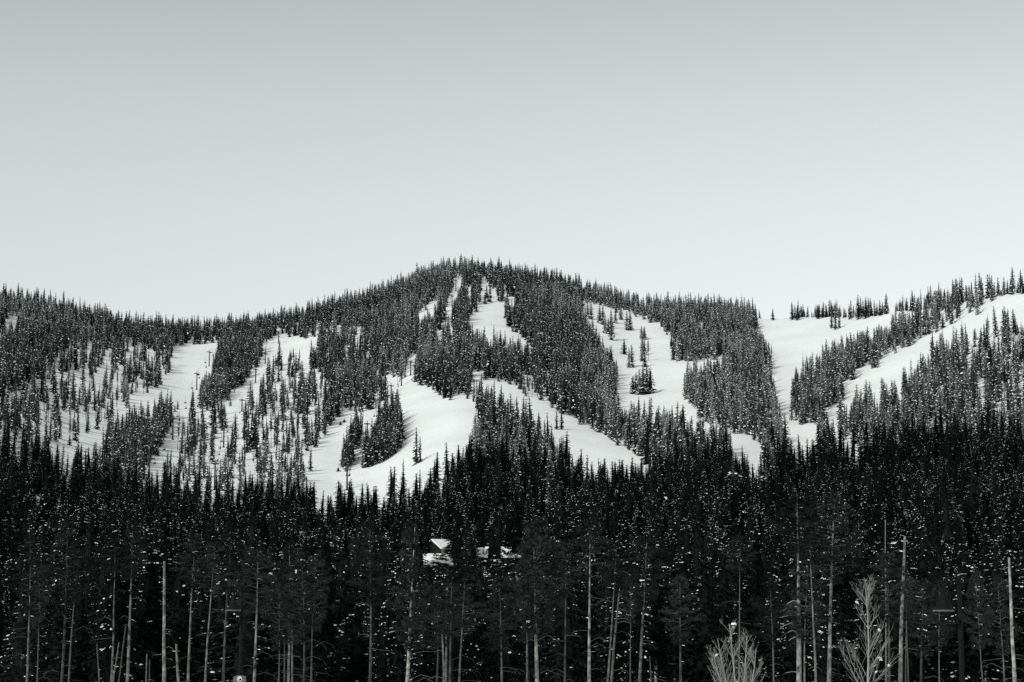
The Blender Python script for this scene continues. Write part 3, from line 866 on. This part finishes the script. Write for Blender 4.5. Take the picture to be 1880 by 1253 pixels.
# ------------------------------------------------------------------ bare aspens
def aspen(px, ptop, d, width, stems, lab, seed, NB, UP):
    R = random.Random(seed)
    x, y, _ = ray_at(px, 1253, d)
    g = float(H(x, y))
    _, _, zt = ray_at(px, ptop, d)
    Ht = zt - g
    e = put('bare_aspen', None, None, (x, y, g))
    tag(e, lab, 'bare tree', 'pale leafless trees at the forest edge')
    tb = MB(); bb = MB()
    snowc = []
    def branch(p, dirv, L, r, lev, b):
        n = 5
        pts = [p]; rr = [r]; q = np.array(p); dv = np.array(dirv, float)
        for k in range(n):
            dv = dv + np.array([R.gauss(0, .09 if lev else .035), R.gauss(0, .09 if lev else .035), .10 if lev else .03]); dv /= np.linalg.norm(dv)
            q = q + dv * L / n
            pts.append(tuple(q)); rr.append(max(.003, r * (1 - .8 * (k + 1) / n)))
        b.tube(pts, rr, 5 if lev < 2 else 3, cap=False)
        return pts, rr
    def grow(pts, rr, L, lev, b):
        if lev >= 3: return
        nn = {0: NB, 1: 8, 2: 3}[lev]
        for k in range(nn):
            s = R.uniform(.22 if lev == 0 else .2, .97)
            f = s * (len(pts) - 1); i = int(f); fr = f - i
            p = np.array(pts[i]) * (1 - fr) + np.array(pts[i + 1]) * fr
            ax = np.array(pts[i + 1]) - np.array(pts[i]); ax /= np.linalg.norm(ax)
            a = R.uniform(0, 6.28)
            side = np.array((math.cos(a), math.sin(a) * .8, 0))
            dv = ax * (UP if lev == 0 else 1.0) + side * R.uniform(.6, .9)
            dv /= np.linalg.norm(dv)
            if lev == 0:
                ln = width * (1.05 - .78 * s) * R.uniform(.75, 1.15)
            else:
                ln = L * R.uniform(.25, .5) * (1.1 - .6 * s)
            r = max(.005, .5 * rr[i] if lev else .24 * rr[i] + .005)
            r = min(r, .020 if lev == 0 else .009)
            P2, R2 = branch(tuple(p), dv, ln, r, lev + 1, b)
            if R.random() < .006: snowc.append(P2[2])
            grow(P2, R2, ln, lev + 1, b)
    for (ox, lx, f) in stems:
        P0, R0 = branch((ox, 0, -.2), (lx, R.uniform(-.05, .05), 1), Ht * f, .085 * (f ** .5), 0, tb)
        grow(P0, R0, Ht * f, 0, bb)
    put('trunk', tb.mesh('trunk', [M['aspen']], True), e)
    put('branches', bb.mesh('branches', [M['aspen']], True), e)
    if snowc:
        sb = MB()
        for c in snowc[:5]: octa(sb, c, .10, .08, .07, R.uniform(0, 3), R, 0)
        put('snow', sb.mesh('snow', [M['snow']]), e)
aspen(1590, 1072, 97, 3.3, [(0, .015, 1.0)], 'larger bare pale tree with many fine upswept branches beside the trunks', 41, 32, .85)
aspen(1354, 1138, 96, 2.1, [(0, .02, 1.0), (-.1, -.14, .88), (.1, .12, .9), (-.05, -.30, .78), (.05, .30, .8)], 'smaller bare pale tree with several fanning stems at the bottom edge', 61, 18, .95)

# ------------------------------------------------------------------ cabins among the trees
def cabin(px, row, d, w, dep, hw, hr, rz, chim, lab):
    x, y, z = ray_at(px, row, d)
    g = float(H(x, y))
    hw = max(2.4, z - g)
    e = put('cabin', None, None, (x, y + dep / 2, g), rz)
    tag(e, lab, 'cabin', 'snow roofed cabins in the forest')
    b = MB()
    b.prism([(-w / 2, -1), (w / 2, -1), (w / 2, hw), (-w / 2, hw)], -dep / 2, dep / 2)
    for k in range(8):   # log courses
        zz = hw * (k + .5) / 8
        b.box((0, -dep / 2 - .03, zz), (w + .1, .1, hw / 8 * .8))
    # gable ends
    for sx in (-1, 1):
        i = len(b.v)
        b.v.extend([(sx * w / 2, -dep / 2, hw), (sx * w / 2, dep / 2, hw), (sx * w / 2, 0, hw + hr)])
        b.f.append((i, i + 1, i + 2)); b.m.append(0)
    put('wall', b.mesh('wall', [M['wood']]), e)
    rb = MB(); ov = .6
    sl = hr / (dep / 2)
    def slab(t0, t1, wid):
        yE = dep / 2 + ov
        prof = [(-yE, hw - ov * sl + t0), (0, hw + hr + t0), (yE, hw - ov * sl + t0), (yE, hw - ov * sl + t1), (0, hw + hr + t1), (-yE, hw - ov * sl + t1)]
        i = len(rb.v)
        for sx in (-wid / 2, wid / 2):
            rb.v.extend((sx, p[0], p[1]) for p in prof)
        for q in ((0, 1, 4, 5), (1, 2, 3, 4)):
            rb.f.append(tuple(i + k for k in q)); rb.f.append(tuple(i + 6 + k for k in reversed(q)))
        for k in range(6):
            k2 = (k + 1) % 6
            rb.f.append((i + k, i + 6 + k, i + 6 + k2, i + k2))
        rb.m = [0] * len(rb.f)
    slab(.02, .2, w + 1.0)
    roof = put('roof', rb.mesh('roof', [M['wood']]), e)
    rb = MB(); slab(.205, .75, w + .9)
    sm = rb.mesh('roof_snow', [M['snow']])
    sno = put('roof_snow', sm, roof)
    bv = sno.modifiers.new('round', 'BEVEL'); bv.width = .22; bv.segments = 3
    if chim:
        cb = MB(); cb.box((w * .18, -.6, hw + hr + .6), (.8, .8, 2.0)); cb.box((w * .18, -.6, hw + hr + 1.7), (1.0, 1.0, .2))
        put('chimney', cb.mesh('chimney', [M['stone']]), roof)
    for wx in (-w * .28, w * .05, w * .3):
        fb = MB()
        for (cx, cz, ww, hh) in ((0, .55, 1.2, .1), (0, -.55, 1.2, .1), (-.55, 0, .1, 1.0), (.55, 0, .1, 1.0)):
            fb.box((wx + cx, -dep / 2 - .12, hw * .5 + cz), (ww, .12, hh))
        f = put('window', fb.mesh('window', [M['bark_dark']]), e)
        pb = MB(); pb.box((wx, -dep / 2 - .11, hw * .5), (1.0, .06, 1.0))
        put('pane', pb.mesh('pane', [M['glass']]), f)
for c, lab in zip(CABINS, ('cabin with snow covered roof and stone chimney, lowest of the four in the trees',
                           'cabin turned at an angle with snowy roof just above the chimney cabin',
                           'cabin with broad level snowy roof just left of the big bushy pine',
                           'small cabin with partly hidden snowy roof between the other cabin roofs')):
    cabin(*c, lab)

# ------------------------------------------------------------------ lamp posts and parking sign
def lamp_post(px_pole, d, px_shade, lab):
    x, y, zt = ray_at(px_pole, 1119, d)
    g = -6.0
    top = 6.9
    dx = (px_shade - px_pole) / (F / d)
    dy = -math.sqrt(max(0, .58 ** 2 - dx ** 2))
    e = put('street_lamp', None, None, (x, y, g))
    tag(e, lab, 'street lamp', 'bell shaded street lamps')
    b = MB(); b.tube([(0, 0, 0), (0, 0, 3), (0, 0, top)], [.085, .075, .068], 16); b.lathe([(0.001, top + .1), (.05, top + .085), (.075, top + .03), (.07, top - .02)], sides=16)
    put('pole', b.mesh('pole', [M['lamp']], True), e)
    b = MB(); b.lathe([(.17, 0), (.17, .25), (.13, .32), (.11, .7), (.09, .75)], sides=16)
    put('base', b.mesh('base', [M['lamp']], True), e)
    b = MB()
    pts = []
    for k in range(9):
        s = k / 8
        pts.append((dx * s, dy * s, top - .12 + .22 * math.sin(s * math.pi) - .10 * s))
    pts.append((dx, dy, top - .36))
    b.tube(pts, [.02] * len(pts), 8)
    put('arm', b.mesh('arm', [M['lamp']], True), e)
    b = MB()
    b.lathe([(.001, .60), (.05, .59), (.055, .50), (.085, .46), (.10, .38), (.14, .26), (.21, .13), (.285, .03), (.30, 0), (.285, .005), (.20, .12), (.12, .26), (.06, .36), (.001, .37)], (dx, dy, top - .92), 28)
    sh = put('lamp_shade', b.mesh('lamp_shade', [M['lamp']], True), e)
    b = MB(); b.lathe([(.302, .012), (.312, 0), (.308, -.03), (.29, -.035), (.285, .0)], (dx, dy, top - .92), 28)
    put('rim', b.mesh('rim', [M['rim']], True), sh)
    b = MB(); b.lathe([(.001, -.02), (.05, 0), (.075, .06), (.06, .14), (.03, .2), (.001, .21)], (dx, dy, top - .86), 14)
    put('bulb', b.mesh('bulb', [M['bulb']], True), sh)
    return x, y, g
lx, ly, lg = lamp_post(443.5, 79, 432, 'black street lamp with bell shade, left one with parking sign on its pole')
lamp_post(1762, 58, 1730, 'black street lamp with bell shade, right one beside the dead trunk')

def parking_sign(x, y):
    d = 79.0; pxm = F / d
    w = 23.5 / pxm / 2
    _, _, zt = ray_at(441, 1240, d)
    cx, _, _ = ray_at(440.7, 1247, d)
    e = put('parking_sign', None, None, (cx, y - .12, zt))
    tag(e, 'grey arched parking sign with white ringed P on left lamp pole', 'sign')
    b = MB()
    poly = [(-w * .97, -.06)]
    for k in range(9):
        s = -1 + 2 * k / 8
        poly.append((s * w * .95, -.05 * s * s))
    poly += [(w * 1.05, -.62), (-w * 1.05, -.62)]
    b.prism(poly[1:], -.02, .02)
    put('panel', b.mesh('panel', [M['signboard']]), e)
    b = MB(); b.tube([(0.03, .055, -.12), (0.03, .055, -.2)], [.09, .09], 12); b.tube([(0.03, .055, -.45), (0.03, .055, -.53)], [.09, .09], 12)
    put('bracket', b.mesh('bracket', [M['lamp']]), e)
    cz = -.145; r = .105
    b = MB()
    n = 32
    for k in range(n):
        a0, a1 = 2 * math.pi * k / n, 2 * math.pi * (k + 1) / n
        q = [(r * math.cos(a), r * math.sin(a)) for a in (a0, a1)]
        p = [(.78 * r * math.cos(a), .78 * r * math.sin(a)) for a in (a1, a0)]
        b.prism([(u_, v_ + cz) for u_, v_ in q + p], -.034, -.022)
    put('ring', b.mesh('ring', [M['signwhite']]), e)
    b = MB()
    s0 = [(.01, -.055), (.035, -.05), (.062, -.02), (.05, -.048), (.03, -.068), (.008, -.072)]
    b.prism([(u_, v_ + cz) for u_, v_ in s0], -.032, -.022)
    put('swoosh', b.mesh('swoosh', [M['signdark']]), e)
    cu = bpy.data.curves.new('letter', 'FONT'); cu.body = 'P'; cu.size = .19; cu.extrude = .006; cu.offset = .006
    cu.align_x = 'CENTER'; cu.align_y = 'CENTER'
    cu.materials.append(M['signwhite'])
    o = bpy.data.objects.new('letter_curve', cu); col.objects.link(o)
    me = bpy.data.meshes.new_from_object(o.evaluated_get(bpy.context.evaluated_depsgraph_get()))
    bpy.data.objects.remove(o)
    o = put('letter', me, e, (-.005, -.03, cz + .008)); o.rotation_euler = (math.pi / 2, 0, 0)
parking_sign(lx, ly)

# ------------------------------------------------------------------ chairlifts
def tower_mesh(h, half):
    m = MB(); m.tube([(0, 0, -.5), (0, 0, h)], [.5, .38], 10)
    m.box((0, 0, .2), (1.3, 1.3, .5))
    a = MB(); a.box((0, 0, h + .1), (half * 2 + .8, .5, .6)); a.box((0, 0, h + 1.2), (.2, .2, 1.9)); a.box((0, 0, h + 1.6), (half * 1.5, .16, .16))
    s = []
    for sx in (-1, 1):
        q = MB(); q.box((sx * half, 0, h - .05), (.5, 3.2, .32))
        for k in range(4): q.tube([(sx * half - .14, -1.2 + .8 * k, h + .22), (sx * half + .14, -1.2 + .8 * k, h + .22)], [.26, .26], 8)
        s.append(q.mesh('sheave_train', [M['steel']]))
    return m.mesh('mast', [M['steel']], True), a.mesh('crossarm', [M['steel']]), s

def chair_meshes(w):
    hg = MB()
    hg.tube([(0, 0, 0), (0, 0, -1.2), (0, .25, -2.2), (0, .25, -2.9)], [.06, .06, .06, .06], 6)
    hg.tube([(-w / 2, .25, -2.9), (w / 2, .25, -2.9)], [.06, .06], 6)
    for sx in (-1, 1):
        hg.tube([(sx * w / 2, .25, -2.9), (sx * w / 2, .3, -4.3), (sx * w / 2, -.3, -4.35)], [.06, .06, .05], 6)
    hg.box((0, 0, .05), (.3, .5, .35))
    st = MB(); st.box((0, -.05, -4.35), (w, .7, .34))
    bk = MB(); bk.box((0, .30, -3.95), (w, .1, .6))
    return hg.mesh('hanger', [M['frame']]), st.mesh('seat', [M['steel']]), bk.mesh('backrest', [M['steel']])
CH_BIG, CH_SMALL = chair_meshes(2.5), chair_meshes(1.5)

def lift(name_word, towers, chairs, half, cm, where, grp, tlabels):
    tops = []
    for n, (px, top, base) in enumerate(towers):
        x, y, z = ground(px, base)
        _, _, zc = project(x, y, z)
        h = max(6.0, (base - top) * zc / F)
        tops.append([x, y, z, h])
    P = []
    for n, (x, y, z, h) in enumerate(tops):
        a = tops[max(n - 1, 0)]; b = tops[min(n + 1, len(tops) - 1)]
        ang = math.atan2(b[1] - a[1], b[0] - a[0]) - math.pi / 2
        ang *= .6
        e = put('lift_tower', None, None, (x, y, z), ang)
        tag(e, tlabels[n], 'lift tower', 'towers of the ' + grp)
        m, a_, s = tower_mesh(h, half)
        put('mast', m, e)
        ar = put('crossarm', a_, e)
        for q in s: put('sheave_train', q, ar)
        P.append((np.array((x, y, z + h + .5)), ang))
    sides = {}
    for sd in (-1, 1):
        pts = []
        for (p, ang) in P:
            pts.append(p + np.array((math.cos(ang), math.sin(ang), 0)) * sd * half)
        dense = []
        for k in range(len(pts) - 1):
            L = np.linalg.norm(pts[k + 1] - pts[k])
            for q in range(12):
                s = q / 12
                p = pts[k] * (1 - s) + pts[k + 1] * s
                dense.append(p - np.array((0, 0, .012 * L * 4 * s * (1 - s))))
        dense.append(pts[-1])
        sides[sd] = dense
        b = MB(); b.tube([tuple(p) for p in dense], [.03] * len(dense), 4, cap=False)
        o = put('haul_rope', b.mesh('haul_rope', [M['frame']]))
        tag(o, f"thin steel haul rope on the {'right' if sd > 0 else 'left'} side of the {where}", 'cable')
    R = random.Random(len(chairs))
    rows = sorted(chairs, key=lambda c: c[1])
    cl, cr = 0, 0
    for (cx, cy) in rows:
        best = None
        for sd in (-1, 1):
            dn = sides[sd]
            for k in range(len(dn) - 1):
                for s in (0, .25, .5, .75):
                    p = dn[k] * (1 - s) + dn[k + 1] * s
                    u, v, _ = project(p[0], p[1], p[2] - 4.3)
                    er = (u - cx) ** 2 * .5 + (v - cy) ** 2
                    if best is None or er < best[0]: best = (er, p, sd, P[0][1])
        _, p, sd, ang = best
        if sd < 0: cl += 1; k = cl
        else: cr += 1; k = cr
        e = put('lift_chair', None, None, tuple(p), ang + R.uniform(-.1, .1))
        tag(e, f"{'wide' if cm is CH_BIG else 'small'} chair, {ORDT[k - 1]} on the {'right' if sd > 0 else 'left'} rope of the {where}", 'lift chair', 'chairs on the ' + grp)
        put('hanger', cm[0], e); put('seat', cm[1], e); put('backrest', cm[2], e)
ORDT = ['topmost', 'second from top', 'third from top', 'fourth from top', 'fifth from top', 'sixth from top', 'seventh from top', 'eighth from top',
        'ninth from top', 'tenth from top', 'eleventh from top', 'twelfth from top', 'thirteenth from top', 'fourteenth from top', 'fifteenth from top', 'sixteenth from top', 'seventeenth from top', 'eighteenth from top']
lift('left', [(421, 618, 634), (384, 647, 673), (361, 687, 716), (317, 769, 808), (273, 842, 890)],
     [(395, 637), (373, 666), (381, 675), (393, 656), (360, 688), (369, 696), (348, 712), (356, 723), (334, 739), (343, 750), (320, 764), (330, 772),
      (313, 798), (298, 826), (281, 850), (262, 880)], 2.7, CH_BIG, 'wide left run lift', 'left run chairlift',
     ['lift tower at the crest of the left run, half among trees', 'second lift tower from the top on the open left run', 'middle lift tower on the open left run beside the tree edge',
      'tall lift tower below the fork of the left run', 'lowest lift tower of the left run above the dark forest'])
lift('gully', [(511, 611, 631), (487, 650, 668), (469, 679, 704), (444, 735, 756), (410.5, 786, 822), (394, 852, 900)],
     [(517, 615), (493, 645), (481, 660), (467, 683), (463, 712), (453, 712), (450, 721), (440, 759), (436, 769), (431, 778), (426, 787), (422, 795),
      (401, 810), (396, 821), (405, 824), (399, 835), (394, 845), (407, 866)], 1.7, CH_SMALL, 'narrow tree corridor lift', 'corridor chairlift',
     ['top tower of the corridor lift on the small snow crest', 'second tower from top of the corridor lift', 'third tower from top of the corridor lift',
      'fourth tower from top of the corridor lift between trees', 'tall tower of the corridor lift among sparse trees', 'lowest tower of the corridor lift at the dark forest'])
lift('centre', [(848, 492, 506), (837, 516, 535), (830, 544, 566), (818, 583, 602), (754, 665, 690), (737, 689, 709), (718, 709, 736), (697, 734, 757), (674, 779, 809), (637, 862, 900)],
     [(838, 512), (825, 585), (819, 585), (758, 671), (729, 699), (725, 704), (731, 710), (681, 763), (691, 765), (682, 783), (668, 792), (677, 794), (668, 820), (662, 831), (657, 842),
      (652, 853), (640, 873), (635, 887), (624, 883)], 1.7, CH_SMALL, 'centre run lift', 'centre run chairlift',
     ['small lift tower nearest the mountain summit', 'second lift tower down from the summit in the narrow corridor', 'third lift tower down from the summit in the narrow corridor',
      'fourth lift tower down from the summit, half hidden by trees', 'lift tower in the little tree gap above the centre run', 'lift tower at the very top edge of the centre run',
      'T shaped lift tower behind the large tree island', 'lift tower at the right end of the dense centre stand', 'dark T shaped lift tower between the two tree islands', 'lowest centre run lift tower beside the narrow island foot'])

# ------------------------------------------------------------------ sky, sun, camera
SUN_AZ = math.radians(-140)      # from the left of the view, a little in front of the slope
SUN_EL = math.radians(38)
VEIL = (.82, .82, .83, .815, .75, .86)
w = bpy.data.worlds.new('World'); sc.world = w; w.use_nodes = True
nt = w.node_tree
bg = nt.nodes['Background']
sky = nt.nodes.new('ShaderNodeTexSky'); sky.sky_type = 'NISHITA'; sky.sun_disc = False
sky.sun_elevation = SUN_EL; sky.sun_rotation = SUN_AZ
sky.air_density = 1.0; sky.dust_density = .6
hs = nt.nodes.new('ShaderNodeHueSaturation'); hs.inputs['Saturation'].default_value = .05
nt.links.new(sky.outputs['Color'], hs.inputs['Color'])
tint = nt.nodes.new('ShaderNodeMix'); tint.data_type = 'RGBA'; tint.blend_type = 'MULTIPLY'; tint.inputs['Factor'].default_value = 1
nt.links.new(hs.outputs['Color'], tint.inputs[6])
tint.inputs[7].default_value = (.935, 1.0, .98, 1)
tc = nt.nodes.new('ShaderNodeTexCoord'); sx = nt.nodes.new('ShaderNodeSeparateXYZ')
nt.links.new(tc.outputs['Generated'], sx.inputs[0])
veil = nt.nodes.new('ShaderNodeValToRGB')      # thin high veil of cloud, densest and brightest towards the horizon
mr = nt.nodes.new('ShaderNodeMapRange'); mr.inputs['From Min'].default_value = 0; mr.inputs['From Max'].default_value = .5
nt.links.new(sx.outputs['Z'], mr.inputs['Value']); nt.links.new(mr.outputs['Result'], veil.inputs['Fac'])
cr = veil.color_ramp
cr.elements[0].position = .0; cr.elements[0].color = (VEIL[0],) * 3 + (1,)
cr.elements[1].position = 1.0; cr.elements[1].color = (VEIL[-1],) * 3 + (1,)
for p_, v_ in zip((.3, .42, .52, .62), VEIL[1:-1]):
    q = cr.elements.new(p_); q.color = (v_, v_, v_, 1)
vm = nt.nodes.new('ShaderNodeMix'); vm.data_type = 'RGBA'; vm.blend_type = 'MULTIPLY'; vm.inputs['Factor'].default_value = 1
nt.links.new(tint.outputs[2], vm.inputs[6]); nt.links.new(veil.outputs['Color'], vm.inputs[7])
nt.links.new(vm.outputs[2], bg.inputs['Color'])
bg.inputs['Strength'].default_value = .13
L = bpy.data.lights.new('sun', 'SUN'); L.energy = 1.6; L.angle = math.radians(5); L.color = (1, .985, .96)
so = bpy.data.objects.new('sun', L); col.objects.link(so)
so.rotation_euler = (math.pi / 2 - SUN_EL, 0, -SUN_AZ + math.pi)   # shines from azimuth SUN_AZ (measured from +Y towards +X)
so.location = (0, 0, 60)

cam = bpy.data.cameras.new('camera'); cam.lens = 36 * F / 1880; cam.sensor_width = 36; cam.clip_start = .5; cam.clip_end = 30000
co = bpy.data.objects.new('camera', cam); col.objects.link(co)
co.rotation_euler = (math.pi / 2 + PITCH, 0, 0)
sc.camera = co
sc.view_settings.view_transform = 'Standard'
sc.view_settings.look = 'None'
sc.view_settings.exposure = 0.30
sc.cycles.max_bounces = 6
sc.cycles.diffuse_bounces = 3
sc.cycles.use_denoising = False
